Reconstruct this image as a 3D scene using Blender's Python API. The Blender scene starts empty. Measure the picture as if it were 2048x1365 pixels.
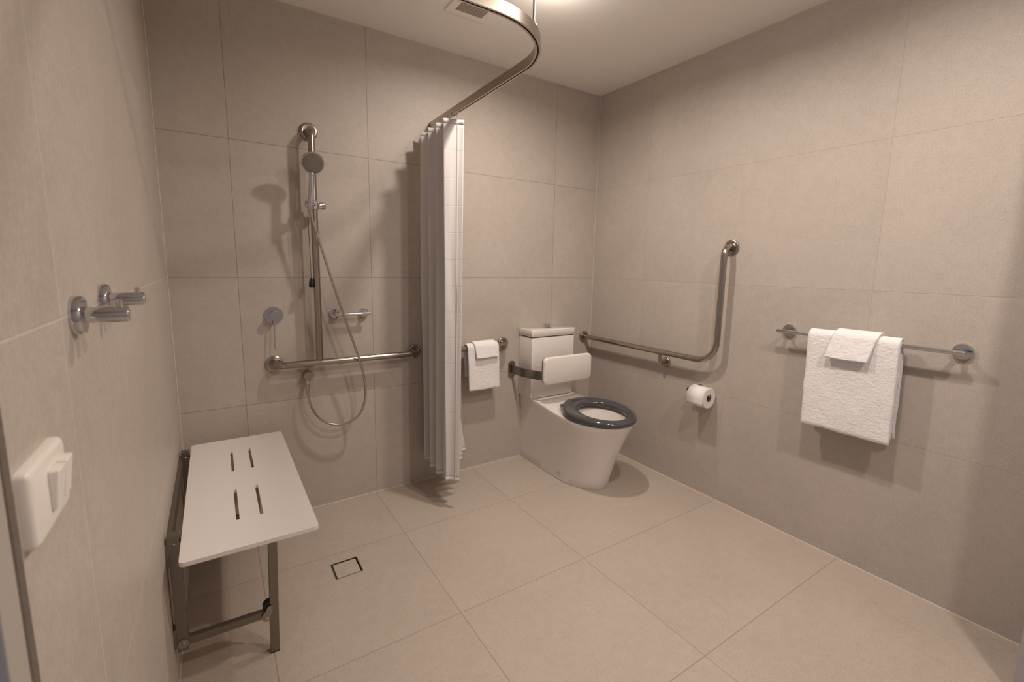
import bpy, bmesh, math, random
from mathutils import Vector, Matrix, noise

sc = bpy.context.scene
PI = math.pi
random.seed(7)

# ------------------------------------------------------------------ camera
YAW, PITCH, ROLL = -0.5839, -0.1446, 0.0188
fwd = Vector((-math.sin(YAW)*math.cos(PITCH), math.cos(YAW)*math.cos(PITCH), math.sin(PITCH)))
rgt = Vector((math.cos(YAW), math.sin(YAW), 0.0))
upv = rgt.cross(fwd)
r2 = rgt*math.cos(ROLL) + upv*math.sin(ROLL)
u2 = -rgt*math.sin(ROLL) + upv*math.cos(ROLL)
cam_d = bpy.data.cameras.new('camera')
cam = bpy.data.objects.new('camera', cam_d)
sc.collection.objects.link(cam)
M = Matrix((r2, u2, -fwd)).transposed().to_4x4()
M.translation = Vector((-2.2654, -2.4357, 1.2777))
cam.matrix_world = M
cam_d.sensor_width = 36.0
cam_d.lens = 911.45/2048*36.0
cam_d.shift_x = (1024-1030.46)/2048
cam_d.shift_y = (664.14-682.5)/2048
cam_d.clip_start = 0.02
cam_d.dof.use_dof = True
cam_d.dof.focus_distance = 2.4
cam_d.dof.aperture_fstop = 5.6
sc.camera = cam

# ------------------------------------------------------------------ colour management, sky
sc.view_settings.view_transform = 'Standard'
sc.view_settings.look = 'None'
sc.view_settings.gamma = 1.0
sc.view_settings.use_curve_mapping = False
sc.view_settings.exposure = 0.04
world = bpy.data.worlds.new('world'); sc.world = world
world.use_nodes = True
world.node_tree.nodes['Background'].inputs[0].default_value = (0.30, 0.42, 0.75, 1)
world.node_tree.nodes['Background'].inputs[1].default_value = 0.55

# ------------------------------------------------------------------ downlights in the ceiling
W, H = 2.4309, 2.4198
WARM = (1.0, 0.88, 0.785)
def downlight(name, x, y, power, rad=0.04, spread=165, fill=2.1):
    l = bpy.data.lights.new(name, 'AREA'); l.shape = 'DISK'; l.size = rad*2
    l.energy = power; l.color = WARM; l.spread = math.radians(spread)
    o = bpy.data.objects.new(name, l); sc.collection.objects.link(o)
    o.location = (x, y, H-0.004)
    # added fill point below the downlight, brightens ceiling and upper walls
    g = bpy.data.lights.new(name+'_fill', 'POINT'); g.energy = fill; g.color = WARM; g.shadow_soft_size = 0.04
    q = bpy.data.objects.new(name+'_fill', g); sc.collection.objects.link(q); q.location = (x, y, H-0.11)
    return o
downlight('shower_downlight', -1.03, -0.82, 14.0)
downlight('basin_downlight', -0.92, -1.76, 11.2)
downlight('entry_downlight', -0.92, -2.70, 14.0)

# ------------------------------------------------------------------ materials
def new_mat(name):
    m = bpy.data.materials.new(name); m.use_nodes = True
    return m, m.node_tree.nodes, m.node_tree.links, m.node_tree.nodes['Principled BSDF']
def lin(c):
    return tuple(((v/255)/12.92 if v/255 <= 0.04045 else ((v/255+0.055)/1.055)**2.4) for v in c)+(1,)
def plain(name, rgb, rough=0.5, metal=0.0, coat=0.0, nscale=0, nstr=0.0, bump=0.0, ior=1.5, aniso=0.0):
    m, n, l, p = new_mat(name)
    c = lin(rgb)
    p.inputs['Base Color'].default_value = c
    p.inputs['Roughness'].default_value = rough
    p.inputs['Metallic'].default_value = metal
    p.inputs['Coat Weight'].default_value = coat
    p.inputs['Coat Roughness'].default_value = 0.06
    p.inputs['IOR'].default_value = ior
    p.inputs['Anisotropic'].default_value = aniso
    if nscale:
        tc = n.new('ShaderNodeTexCoord'); nz = n.new('ShaderNodeTexNoise')
        nz.inputs['Scale'].default_value = nscale; nz.inputs['Detail'].default_value = 5
        l.new(tc.outputs['Object'], nz.inputs['Vector'])
        if nstr:
            mx = n.new('ShaderNodeMix'); mx.data_type = 'RGBA'
            mx.inputs[6].default_value = tuple(v*(1-nstr) for v in c[:3])+(1,)
            mx.inputs[7].default_value = tuple(min(1, v*(1+nstr)) for v in c[:3])+(1,)
            l.new(nz.outputs['Fac'], mx.inputs[0]); l.new(mx.outputs[2], p.inputs['Base Color'])
        if bump:
            b = n.new('ShaderNodeBump'); b.inputs['Strength'].default_value = bump
            b.inputs['Distance'].default_value = 0.002
            l.new(nz.outputs['Fac'], b.inputs['Height']); l.new(b.outputs[0], p.inputs['Normal'])
    return m

def tile_mat(name, axes, offs, rgb, groutrgb, rough=0.5, pitch=0.602, veins=False):
    """stone-look porcelain: world-aligned 600 mm joints, speckle, faint clouds and hairline veins"""
    m, n, l, p = new_mat(name)
    geo = n.new('ShaderNodeNewGeometry'); sep = n.new('ShaderNodeSeparateXYZ')
    l.new(geo.outputs['Position'], sep.inputs[0])
    def math_(op, a, b=None, c=None):
        k = n.new('ShaderNodeMath'); k.operation = op
        for i, v in enumerate((a, b, c)):
            if v is None: continue
            if isinstance(v, (int, float)): k.inputs[i].default_value = v
            else: l.new(v, k.inputs[i])
        return k.outputs[0]
    dist = []; cell = []
    # first axis: measured joint positions (position, lowest z, highest z); second axis: regular courses
    u = sep.outputs[axes[0]]; zz = sep.outputs[2]; d0 = None; c0 = None
    for pos, zlo, zhi in offs[0]:
        q = math_('ABSOLUTE', math_('SUBTRACT', u, pos))
        if zlo > 0: q = math_('ADD', q, math_('LESS_THAN', zz, zlo))
        if zhi < 9: q = math_('ADD', q, math_('GREATER_THAN', zz, zhi))
        st = math_('GREATER_THAN', u, pos)
        d0 = q if d0 is None else math_('MINIMUM', d0, q)
        c0 = st if c0 is None else math_('ADD', c0, st)
    dist.append(d0); cell.append(c0)
    s = math_('DIVIDE', math_('SUBTRACT', sep.outputs[axes[1]], offs[1]), pitch)
    f = math_('FLOOR', s); cell.append(f); fr = math_('SUBTRACT', s, f)
    dd = math_('MULTIPLY', math_('MINIMUM', fr, math_('SUBTRACT', 1.0, fr)), pitch)
    if axes[1] == 2: dd = math_('ADD', dd, math_('GREATER_THAN', zz, 2.3))   # no joint right under the ceiling
    dist.append(dd)
    d = math_('MINIMUM', dist[0], dist[1])
    g = n.new('ShaderNodeMapRange'); g.inputs[1].default_value = 0.0009; g.inputs[2].default_value = 0.0019
    g.inputs[3].default_value = 1; g.inputs[4].default_value = 0
    l.new(d, g.inputs[0])
    # per-tile offset so every tile has its own pattern
    cmb = n.new('ShaderNodeCombineXYZ')
    l.new(math_('MULTIPLY', cell[0], 3.7), cmb.inputs[0]); l.new(math_('MULTIPLY', cell[1], 5.3), cmb.inputs[1])
    add = n.new('ShaderNodeVectorMath'); add.operation = 'ADD'
    l.new(geo.outputs['Position'], add.inputs[0]); l.new(cmb.outputs[0], add.inputs[1])
    def nz(scale, detail, rough_=0.55, dist_=0.0):
        k = n.new('ShaderNodeTexNoise'); k.inputs['Scale'].default_value = scale
        k.inputs['Detail'].default_value = detail; k.inputs['Roughness'].default_value = rough_
        k.inputs['Distortion'].default_value = dist_
        l.new(add.outputs[0], k.inputs['Vector']); return k
    big = nz(2.2, 4, 0.6, 0.4); fine = nz(150, 3, 0.7); mid = nz(28, 4, 0.65)
    wn = n.new('ShaderNodeTexWhiteNoise'); l.new(cmb.outputs[0], wn.inputs['Vector'])
    v = math_('ADD', math_('MULTIPLY', math_('SUBTRACT', big.outputs['Fac'], 0.5), 0.24),
              math_('MULTIPLY', math_('SUBTRACT', fine.outputs['Fac'], 0.5), 0.50))
    v = math_('ADD', v, math_('MULTIPLY', math_('SUBTRACT', mid.outputs['Fac'], 0.5), 0.22))
    v = math_('ADD', v, math_('MULTIPLY', math_('SUBTRACT', wn.outputs['Value'], 0.5), 0.03))
    v = math_('ADD', v, 1.0)
    # pits and hairline veins
    vor = n.new('ShaderNodeTexVoronoi'); vor.inputs['Scale'].default_value = 55
    l.new(add.outputs[0], vor.inputs['Vector'])
    pit = n.new('ShaderNodeMapRange'); pit.inputs[1].default_value = 0.03; pit.inputs[2].default_value = 0.09
    pit.inputs[3].default_value = 0.86; pit.inputs[4].default_value = 1.0
    l.new(vor.outputs['Distance'], pit.inputs[0])
    v = math_('MULTIPLY', v, pit.outputs[0])
    vein = nz(1.3, 2, 0.5, 1.2)
    va = math_('ABSOLUTE', math_('SUBTRACT', vein.outputs['Fac'], 0.5))
    vr = n.new('ShaderNodeMapRange'); vr.inputs[1].default_value = 0.0; vr.inputs[2].default_value = 0.0025
    vr.inputs[3].default_value = 0.93; vr.inputs[4].default_value = 1.0
    l.new(va, vr.inputs[0])
    if veins: v = math_('MULTIPLY', v, vr.outputs[0])
    base = n.new('ShaderNodeVectorMath'); base.operation = 'SCALE'
    base.inputs[0].default_value = lin(rgb)[:3]; l.new(v, base.inputs['Scale'])
    mx = n.new('ShaderNodeMix'); mx.data_type = 'RGBA'
    l.new(g.outputs[0], mx.inputs[0]); l.new(base.outputs[0], mx.inputs[6])
    mx.inputs[7].default_value = lin(groutrgb)
    l.new(mx.outputs[2], p.inputs['Base Color'])
    p.inputs['Roughness'].default_value = rough
    p.inputs['Specular IOR Level'].default_value = 0.35
    hgt = math_('SUBTRACT', math_('ADD', math_('MULTIPLY', fine.outputs['Fac'], 0.22), math_('MULTIPLY', mid.outputs['Fac'], 0.25)), math_('MULTIPLY', g.outputs[0], 1.0))
    b = n.new('ShaderNodeBump'); b.inputs['Strength'].default_value = 0.35; b.inputs['Distance'].default_value = 0.0012
    l.new(hgt, b.inputs['Height']); l.new(b.outputs[0], p.inputs['Normal'])
    return m

TILE = (184, 174, 164)
M_back = tile_mat('stone_tile_back', (0, 2), ([(-0.367, 0, 9), (-1.570, 0, 9), (-2.174, 0, 9)], -0.004), TILE, (150, 140, 130))
M_right = tile_mat('stone_tile_right', (1, 2), ([(-1.060, 0, 0.598), (-0.462, 0.598, 9), (-1.672, 0.598, 9)], -0.004), TILE, (174, 165, 155))
M_left = tile_mat('stone_tile_left', (1, 2), ([(-0.434, 0, 9), (-1.637, 0, 9)], -0.004), TILE, (205, 194, 184), rough=0.42)
M_floor = tile_mat('stone_tile_floor', (0, 1), ([(-0.976, 0, 9), (-1.578, 0, 9), (-2.177, 0, 9)], -0.465), (180, 167, 155), (148, 135, 124), rough=0.5, veins=True)
M_ceil = plain('ceiling_paint', (242, 238, 232), 0.9)
M_paint = plain('frame_paint', (172, 165, 156), 0.5)
M_paintdk = plain('dark_trim_metal', (120, 110, 104), 0.45, 0.4)
M_hall = plain('hall_paint', (170, 165, 165), 0.8)
M_grout = plain('corner_sealant', (205, 194, 182), 0.5)
M_steel = plain('brushed_stainless', (170, 163, 155), 0.24, 1.0, nscale=220, bump=0.02)
M_steeldk = plain('satin_stainless', (142, 136, 129), 0.33, 1.0, nscale=180, bump=0.03)
M_chrome = plain('chrome', (205, 205, 208), 0.06, 1.0)
M_alu = plain('anodised_aluminium', (190, 180, 170), 0.3, 1.0)
M_slot = plain('dark_slot', (38, 30, 25), 0.6)
M_black = plain('black_rubber', (14, 13, 13), 0.5)
M_ceramic = plain('white_ceramic', (232, 226, 220), 0.12, 0, coat=0.6)
M_seatgrey = plain('blue_grey_plastic', (70, 70, 74), 0.12, 0, coat=0.4)
M_white = plain('white_plastic', (232, 226, 218), 0.38)
M_pad = plain('white_vinyl_pad', (230, 223, 215), 0.5, nscale=300, bump=0.04)
M_panel = plain('white_laminate', (229, 224, 220), 0.42)
M_paper = plain('toilet_paper', (236, 230, 228), 0.95, nscale=400, bump=0.25)
M_card = plain('cardboard', (120, 98, 76), 0.9)
M_nozzle = plain('spray_face_grey', (120, 112, 106), 0.4, nscale=0)
M_hose = plain('hose_braid', (186, 176, 172), 0.22, 0.85)
M_clear = plain('clear_plastic', (205, 200, 195), 0.15, 0)

def towel_mat():
    m, n, l, p = new_mat('terry_cloth')
    p.inputs['Base Color'].default_value = lin((238, 235, 233)); p.inputs['Roughness'].default_value = 1.0
    p.inputs['Sheen Weight'].default_value = 0.4; p.inputs['Specular IOR Level'].default_value = 0.1
    tc = n.new('ShaderNodeTexCoord'); mp = n.new('ShaderNodeMapping'); mp.inputs['Scale'].default_value = (1, 1, 1.7)
    l.new(tc.outputs['Object'], mp.inputs[0])
    a = n.new('ShaderNodeTexNoise'); a.inputs['Scale'].default_value = 190; a.inputs['Detail'].default_value = 3
    c = n.new('ShaderNodeTexNoise'); c.inputs['Scale'].default_value = 55; c.inputs['Detail'].default_value = 2
    l.new(mp.outputs[0], a.inputs['Vector']); l.new(mp.outputs[0], c.inputs['Vector'])
    s = n.new('ShaderNodeMath'); s.operation = 'MULTIPLY_ADD'; s.inputs[1].default_value = 0.7
    l.new(a.outputs['Fac'], s.inputs[0]); l.new(c.outputs['Fac'], s.inputs[2])
    b = n.new('ShaderNodeBump'); b.inputs['Strength'].default_value = 0.75; b.inputs['Distance'].default_value = 0.003
    l.new(s.outputs[0], b.inputs['Height']); l.new(b.outputs[0], p.inputs['Normal'])
    return m
M_towel = towel_mat()

def curtain_mat():
    m, n, l, p = new_mat('curtain_polyester')
    col = lin((240, 237, 235))
    p.inputs['Base Color'].default_value = col; p.inputs['Roughness'].default_value = 0.75
    p.inputs['Sheen Weight'].default_value = 0.15
    tr = n.new('ShaderNodeBsdfTranslucent'); tr.inputs[0].default_value = col
    mix = n.new('ShaderNodeMixShader'); mix.inputs[0].default_value = 0.34
    out = n['Material Output']
    l.new(p.outputs[0], mix.inputs[1]); l.new(tr.outputs[0], mix.inputs[2]); l.new(mix.outputs[0], out.inputs[0])
    tc = n.new('ShaderNodeTexCoord'); sp = n.new('ShaderNodeSeparateXYZ'); l.new(tc.outputs['Object'], sp.inputs[0])
    wv = n.new('ShaderNodeTexNoise'); wv.inputs['Scale'].default_value = 900
    l.new(tc.outputs['Object'], wv.inputs['Vector'])
    # packing creases every 0.13 m
    f = n.new('ShaderNodeMath'); f.operation = 'PINGPONG'; f.inputs[1].default_value = 0.065
    l.new(sp.outputs[2], f.inputs[0])
    r = n.new('ShaderNodeMapRange'); r.inputs[1].default_value = 0.0; r.inputs[2].default_value = 0.003
    l.new(f.outputs[0], r.inputs[0])
    a = n.new('ShaderNodeMath'); a.operation = 'MULTIPLY_ADD'; a.inputs[1].default_value = 0.1
    l.new(wv.outputs['Fac'], a.inputs[0]); l.new(r.outputs[0], a.inputs[2])
    b = n.new('ShaderNodeBump'); b.inputs['Strength'].default_value = 0.35; b.inputs['Distance'].default_value = 0.002
    l.new(a.outputs[0], b.inputs['Height']); l.new(b.outputs[0], p.inputs['Normal'])
    return m
M_curtain = curtain_mat()

# ------------------------------------------------------------------ mesh helpers
def link_bm(name, bm, m, parent=None, smooth=True, bevel=0, seg=2, angle=35):
    bmesh.ops.recalc_face_normals(bm, faces=bm.faces[:])
    me = bpy.data.meshes.new(name); bm.to_mesh(me); bm.free()
    mats = m if isinstance(m, (list, tuple)) else [m]
    for k in mats: me.materials.append(k)
    if smooth:
        me.polygons.foreach_set('use_smooth', [True]*len(me.polygons))
        me.set_sharp_from_angle(angle=math.radians(angle))
    o = bpy.data.objects.new(name, me); sc.collection.objects.link(o)
    if parent:
        o.parent = parent
        o.matrix_parent_inverse = Matrix.Translation(world_loc(parent)).inverted()
    if bevel:
        b = o.modifiers.new('bevel', 'BEVEL'); b.width = bevel; b.segments = seg
        b.limit_method = 'ANGLE'; b.angle_limit = math.radians(40); b.harden_normals = False
    return o
def world_loc(o):
    # empties carry a location; meshes are built in world coordinates at the origin
    return Vector(o.location) if o.type == 'EMPTY' else Vector((0, 0, 0))
def thing(name, label, cat, loc, group=None):
    o = bpy.data.objects.new(name, None); sc.collection.objects.link(o)
    o.location = loc; o.empty_display_size = 0.05
    o['label'] = label; o['category'] = cat
    if group: o['group'] = group
    return o
def tag(o, label, cat, group=None):
    o['label'] = label; o['category'] = cat
    if group: o['group'] = group
    return o
def struct(name, bm, m, smooth=False, bevel=0):
    o = link_bm(name, bm, m, None, smooth, bevel); o['kind'] = 'structure'; return o

def box(bm, x0, x1, y0, y1, z0, z1, mi=0):
    vs = [bm.verts.new((x, y, z)) for x in (x0, x1) for y in (y0, y1) for z in (z0, z1)]
    for f in ((0, 1, 3, 2), (4, 6, 7, 5), (0, 4, 5, 1), (2, 3, 7, 6), (0, 2, 6, 4), (1, 5, 7, 3)):
        fc = bm.faces.new([vs[i] for i in f]); fc.material_index = mi
    return vs
def basis(d):
    d = d.normalized()
    a = Vector((0, 0, 1)) if abs(d.z) < 0.9 else Vector((1, 0, 0))
    u = d.cross(a).normalized(); return u, d.cross(u).normalized()
def fillet(pts, r, n=8):
    pts = [Vector(p) for p in pts]; out = [pts[0]]
    for i in range(1, len(pts)-1):
        a, b, c = pts[i-1], pts[i], pts[i+1]
        rr = r[i-1] if isinstance(r, (list, tuple)) else r
        u = (a-b).normalized(); v = (c-b).normalized()
        ang = u.angle(v); t = rr/math.tan(ang/2)
        cen = b + (u+v).normalized()*(rr/math.sin(ang/2))
        p0 = b+u*t-cen; p1 = b+v*t-cen
        tot = p0.angle(p1); ax = p0.cross(p1).normalized()
        for k in range(n+1):
            out.append(cen + Matrix.Rotation(tot*k/n, 3, ax) @ p0)
    out.append(pts[-1]); return out
def smooth_path(pts, n=10):
    """Catmull-Rom through points"""
    P = [Vector(p) for p in pts]; P = [P[0]*2-P[1]]+P+[P[-1]*2-P[-2]]; out = []
    for i in range(1, len(P)-2):
        for k in range(n):
            t = k/n; a, b, c, d = P[i-1], P[i], P[i+1], P[i+2]
            out.append(0.5*((2*b)+(-a+c)*t+(2*a-5*b+4*c-d)*t*t+(-a+3*b-3*c+d)*t**3))
    out.append(P[-2]); return out
def tube(bm, pts, r, seg=20, caps=True, mi=0):
    pts = [Vector(p) for p in pts]
    n = len(pts); tang = []
    for i in range(n):
        tang.append((pts[min(i+1, n-1)]-pts[max(i-1, 0)]).normalized())
    u, v = basis(tang[0]); rings = []
    for i in range(n):
        u = (u - tang[i]*u.dot(tang[i])).normalized(); v = tang[i].cross(u)
        rr = r[i] if isinstance(r, (list, tuple)) else r
        rings.append([bm.verts.new(pts[i]+(u*math.cos(2*PI*k/seg)+v*math.sin(2*PI*k/seg))*rr) for k in range(seg)])
    for a, b in zip(rings, rings[1:]):
        for k in range(seg):
            f = bm.faces.new((a[k], a[(k+1) % seg], b[(k+1) % seg], b[k])); f.material_index = mi
    if caps:
        bm.faces.new(rings[0][::-1]).material_index = mi; bm.faces.new(rings[-1]).material_index = mi
    return rings
def lathe(bm, origin, axis, prof, seg=40, mi=0):
    """prof: list of (distance along axis, radius)"""
    o = Vector(origin); d = Vector(axis).normalized(); u, v = basis(d); rings = []
    for h, r in prof:
        if r < 1e-6: rings.append([bm.verts.new(o+d*h)])
        else: rings.append([bm.verts.new(o+d*h+(u*math.cos(2*PI*k/seg)+v*math.sin(2*PI*k/seg))*r) for k in range(seg)])
    for a, b in zip(rings, rings[1:]):
        for k in range(seg):
            q = [a[k % len(a)], a[(k+1) % len(a)], b[(k+1) % len(b)], b[k % len(b)]]
            q2 = []
            for w in q:
                if w not in q2: q2.append(w)
            if len(q2) > 2: bm.faces.new(q2).material_index = mi
    if len(rings[0]) > 1: bm.faces.new(rings[0][::-1]).material_index = mi
    if len(rings[-1]) > 1: bm.faces.new(rings[-1]).material_index = mi
def flange(bm, o, ax, r=0.040, t=0.013, hole=0.018):
    lathe(bm, o, ax, [(0, r), (t*0.45, r), (t*0.75, r*0.97), (t*0.95, r*0.88), (t, r*0.78), (t, r*0.62), (t*0.9, r*0.56), (t*0.9, hole), (t*1.6, hole*0.98)], 48)
def rrect(w, h, r, n=8):
    pts = []
    for cx, cy, a0 in ((w/2-r, h/2-r, 0), (-w/2+r, h/2-r, 90), (-w/2+r, -h/2+r, 180), (w/2-r, -h/2+r, 270)):
        for k in range(n+1):
            a = math.radians(a0+90*k/n); pts.append((cx+r*math.cos(a), cy+r*math.sin(a)))
    return pts
def slab(bm, outer, holes, z0, z1, fn=None, mi=0):
    """prism with holes; outer/holes are 2D loops"""
    fn = fn or (lambda x, y, z: (x, y, z))
    for z, flip in ((z0, True), (z1, False)):
        edges = []
        for lp in [outer]+holes:
            vs = [bm.verts.new(fn(p[0], p[1], z)) for p in lp]
            edges += [bm.edges.new((vs[i], vs[(i+1) % len(vs)])) for i in range(len(vs))]
            if z == z0: lower = locals().setdefault('lowers', []); lower.append(vs)
            else: locals().setdefault('uppers', []).append(vs)
        res = bmesh.ops.triangle_fill(bm, use_beauty=True, use_dissolve=False, edges=edges)
        if z == z0: L0 = edges
        else: L1 = edges
    k = 0
    for lp in [outer]+holes:
        n = len(lp)
        for i in range(n):
            e0, e1 = L0[k+i], L1[k+i]
            a, b = e0.verts; c, d = e1.verts
            bm.faces.new((a, b, d, c)).material_index = mi
        k += n

# ------------------------------------------------------------------ the room
YB = -3.2
bm = bmesh.new(); box(bm, -3.6, 0.15, YB-0.2, 0.15, -0.12, 0)
# cut a pit for the floor waste by building the floor as strips
bm.free(); bm = bmesh.new()
DX0, DX1, DY0, DY1 = -1.929, -1.818, -0.640, -0.530
slab(bm, [(-3.6, YB-0.2), (0.15, YB-0.2), (0.15, 0.15), (-3.6, 0.15)], [[(DX0, DY0), (DX0, DY1), (DX1, DY1), (DX1, DY0)]], -0.10, 0)
struct('floor', bm, M_floor)
bm = bmesh.new(); box(bm, -3.6, 0.15, YB-0.2, 0.15, H, H+0.1)
struct('ceiling', bm, M_ceil)
bm = bmesh.new(); box(bm, -W-0.12, 0.15, 0, 0.15, 0, H); struct('wall_back', bm, M_back)
bm = bmesh.new(); box(bm, 0, 0.15, YB-0.2, 0, 0, H); struct('wall_right', bm, M_right)
bm = bmesh.new(); box(bm, -W-0.12, -W, -1.860, 0, 0, H); box(bm, -W-0.12, -W, YB, -2.90, 0, H); box(bm, -W-0.12, -W, -2.90, -1.86, 2.10, H)
struct('wall_left', bm, M_left)
bm = bmesh.new(); box(bm, -0.30, 0, -2.45, -2.2600, 0, H); struct('wall_pier', bm, M_hall)
bm = bmesh.new(); box(bm, -W-0.12, 0.0, YB-0.12, YB, 0, H); struct('wall_front', bm, M_hall)
# sealant lines in the corners
bm = bmesh.new()
for (a, b) in (((-W+.001, -.001), (-W+.001, -.001)), ((-.001, -.001), (-.001, -.001))):
    tube(bm, [(a[0], a[1], 0.0), (b[0], b[1], H)], 0.0022, 8)
struct('trim_1', bm, M_grout, True)
bm = bmesh.new()
tube(bm, [(-W, 0, 0), (0, 0, 0)], 0.0025, 8); tube(bm, [(0, 0, 0), (0, -2.33, 0)], 0.0030, 8); tube(bm, [(-W, 0, 0), (-W, -1.86, 0)], 0.0025, 8)
struct('trim_2', bm, M_grout, True)
# door frame in the left wall, beside the light switch
bm = bmesh.new()
box(bm, -W-0.12, -W-0.004, -1.8830, -1.860, 0, 2.12, 1)      # recessed dark joint strip
box(bm, -W-0.12, -W+0.001, -1.923, -1.8830, 0, 2.12, 0)      # jamb
box(bm, -W-0.12, -W+0.001, -2.90, -2.857, 0, 2.12, 0)
box(bm, -W-0.12, -W+0.001, -2.90, -1.8830, 2.08, 2.12, 0)
o = link_bm('door_1', bm, [M_paint, M_paintdk], None, False, 0.0015); o['kind'] = 'structure'

# ------------------------------------------------------------------ floor waste
cx, cy = (DX0+DX1)/2, (DY0+DY1)/2
t = thing('floor_drain', 'small square tiled floor drain with thin dark slots in the shower floor', 'drain', (cx, cy, 0))
bm = bmesh.new()
slab(bm, rrect(0.1105, 0.1095, 0.002, 2), [rrect(0.104, 0.103, 0.002, 2)[::-1]], -0.028, 0.0006, lambda x, y, z: (x+cx, y+cy, z))
link_bm('frame', bm, M_steel, t, False)
bm = bmesh.new(); box(bm, DX0, DX1, DY0, DY1, -0.034, -0.028)
link_bm('base', bm, M_slot, t, False)
bm = bmesh.new(); box(bm, cx-0.0465, cx+0.0465, cy-0.0475, cy+0.0475, -0.028, -0.0012)
link_bm('tile_insert', bm, M_floor, t, False, 0.0008)

# ------------------------------------------------------------------ folding shower seat
SY0, SY1 = -1.034, -0.102     # near and far edge
SX0, SX1 = -2.392, -2.044
ST = 0.480
t = thing('folding_shower_seat', 'white folding shower seat with four slots on steel legs against the left wall', 'shower seat', (-2.40, -0.56, 0))
bm = bmesh.new()
cx, cy = (SX0+SX1)/2, (SY0+SY1)/2
holes = []
for hx in (-2.250, -2.185):
    for (a, b) in ((-0.478, -0.256), (-0.871, -0.642)):
        lp = [(p[0]+hx-cx, p[1]+(a+b)/2-cy) for p in rrect(0.0095, b-a, 0.0045, 4)]
        holes.append(lp[::-1])
slab(bm, rrect(SX1-SX0, SY1-SY0, 0.014, 6), holes, ST-0.013, ST, lambda x, y, z: (x+cx, y+cy, z))
link_bm('seat_panel', bm, M_panel, t, True, 0.0035, 3)
YN, YF = -0.885, -0.195
PX = -2.4095
for yy in (YN, YF):
    # folded channel post against the wall with clevis ends
    bm = bmesh.new()
    prof = [(-2.424, yy-0.016), (-2.396, yy-0.016), (-2.396, yy-0.013), (-2.421, yy-0.013), (-2.421, yy+0.013), (-2.396, yy+0.013), (-2.396, yy+0.016), (-2.424, yy+0.016)]
    slab(bm, prof, [], 0.125, 0.490)
    box(bm, -2.424, -2.396, yy-0.016, yy+0.016, 0.4895, 0.4925)
    box(bm, -2.4309, -2.424, yy-0.016, yy+0.016, 0.14, 0.20); box(bm, -2.4309, -2.424, yy-0.016, yy+0.016, 0.40, 0.47)
    link_bm('wall_post', bm, M_steeldk, t, False, 0.001)
    bm = bmesh.new()
    lathe(bm, (PX, yy-0.0165, 0.468), (0, -1, 0), [(0, 0.0045), (0.002, 0.0045), (0.0035, 0.003), (0.004, 0)], 16)
    link_bm('pivot_bolt', bm, M_steel, t)
    bm = bmesh.new()
    lathe(bm, (PX, yy-0.0165, 0.150), (0, -1, 0), [(0, 0.0140), (0.0022, 0.0140), (0.0022, 0.0048), (0.004, 0.0045), (0.0055, 0.003), (0.006, 0)], 24)
    link_bm('pivot_bolt', bm, M_steel, t)
    # seat bearer under the panel
    bm = bmesh.new(); box(bm, -2.400, -2.075, yy-0.0125, yy+0.0125, ST-0.038, ST-0.013)
    box(bm, -2.416, -2.39, yy-0.012, yy+0.012, 0.452, ST-0.013)
    link_bm('seat_bearer', bm, M_steeldk, t, False, 0.001)
    # drop leg
    bm = bmesh.new()
    lx0, lx1 = -2.186, -2.160
    b0 = [(-2.186, yy-0.013), (-2.160, yy-0.013), (-2.160, yy+0.012), (-2.186, yy+0.012)]
    vs0 = [bm.verts.new((p[0], p[1], 0.003)) for p in b0]; vs1 = [bm.verts.new((p[0]+0.013, p[1], ST-0.03)) for p in b0]
    for i in range(4): bm.faces.new((vs0[i], vs0[(i+1) % 4], vs1[(i+1) % 4], vs1[i]))
    bm.faces.new(vs0[::-1]); bm.faces.new(vs1)
    lg = link_bm('leg', bm, M_steeldk, t, False, 0.0015)
    bm = bmesh.new(); box(bm, -2.1862, -2.1598, yy-0.0132, yy+0.0122, 0.0, 0.003)
    link_bm('rubber_foot', bm, M_black, lg, False, 0.001)
    # stay between post and leg
    bm = bmesh.new()
    d0 = Vector((-2.400, yy, 0.147)); d1 = Vector((-2.196, yy, 0.143))
    for s, w in ((-1, 0.010), (1, 0.010)):
        pass
    vs = []
    for p in (d0, d1):
        for dy in (-0.010, 0.010):
            for dz in (-0.012, 0.012): vs.append(bm.verts.new((p.x, p.y+dy, p.z+dz)))
    for f in ((0, 1, 3, 2), (4, 6, 7, 5), (0, 4, 5, 1), (2, 3, 7, 6), (0, 2, 6, 4), (1, 5, 7, 3)): bm.faces.new([vs[i] for i in f])
    link_bm('stay', bm, M_steeldk, t, False, 0.0012)
    # hinge plate on the leg plus bumper
    bm = bmesh.new()
    out = []
    for k in range(13):
        a = math.radians(110+170*k/12+0); out.append((-2.190+0.0165*math.cos(a), 0.139+0.0165*math.sin(a)))
    out += [(-2.176, 0.150), (-2.172, 0.176), (-2.188, 0.172)]
    slab(bm, out, [], yy-0.0165, yy-0.0125, lambda x, y, z: (x, z, y))
    link_bm('hinge_plate', bm, M_steel, t, False, 0.0006)
    bm = bmesh.new(); lathe(bm, (-2.190, yy-0.0165, 0.134), (0, -1, 0), [(0, 0.0042), (0.002, 0.0042), (0.0035, 0.003), (0.004, 0)], 16)
    link_bm('pivot_bolt', bm, M_chrome, t)
    bm = bmesh.new(); lathe(bm, (-2.182, yy+0.010, 0.168), (0, -1, 0), [(0, 0.017), (0.001, 0.019), (0.020, 0.019), (0.021, 0.017)], 28)
    link_bm('rubber_bumper', bm, M_black, t)
bm = bmesh.new(); box(bm, -2.4309, -2.418, YN+0.016, YF-0.016, 0.425, 0.470)
link_bm('wall_rail', bm, M_steeldk, t, False, 0.001)

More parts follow.
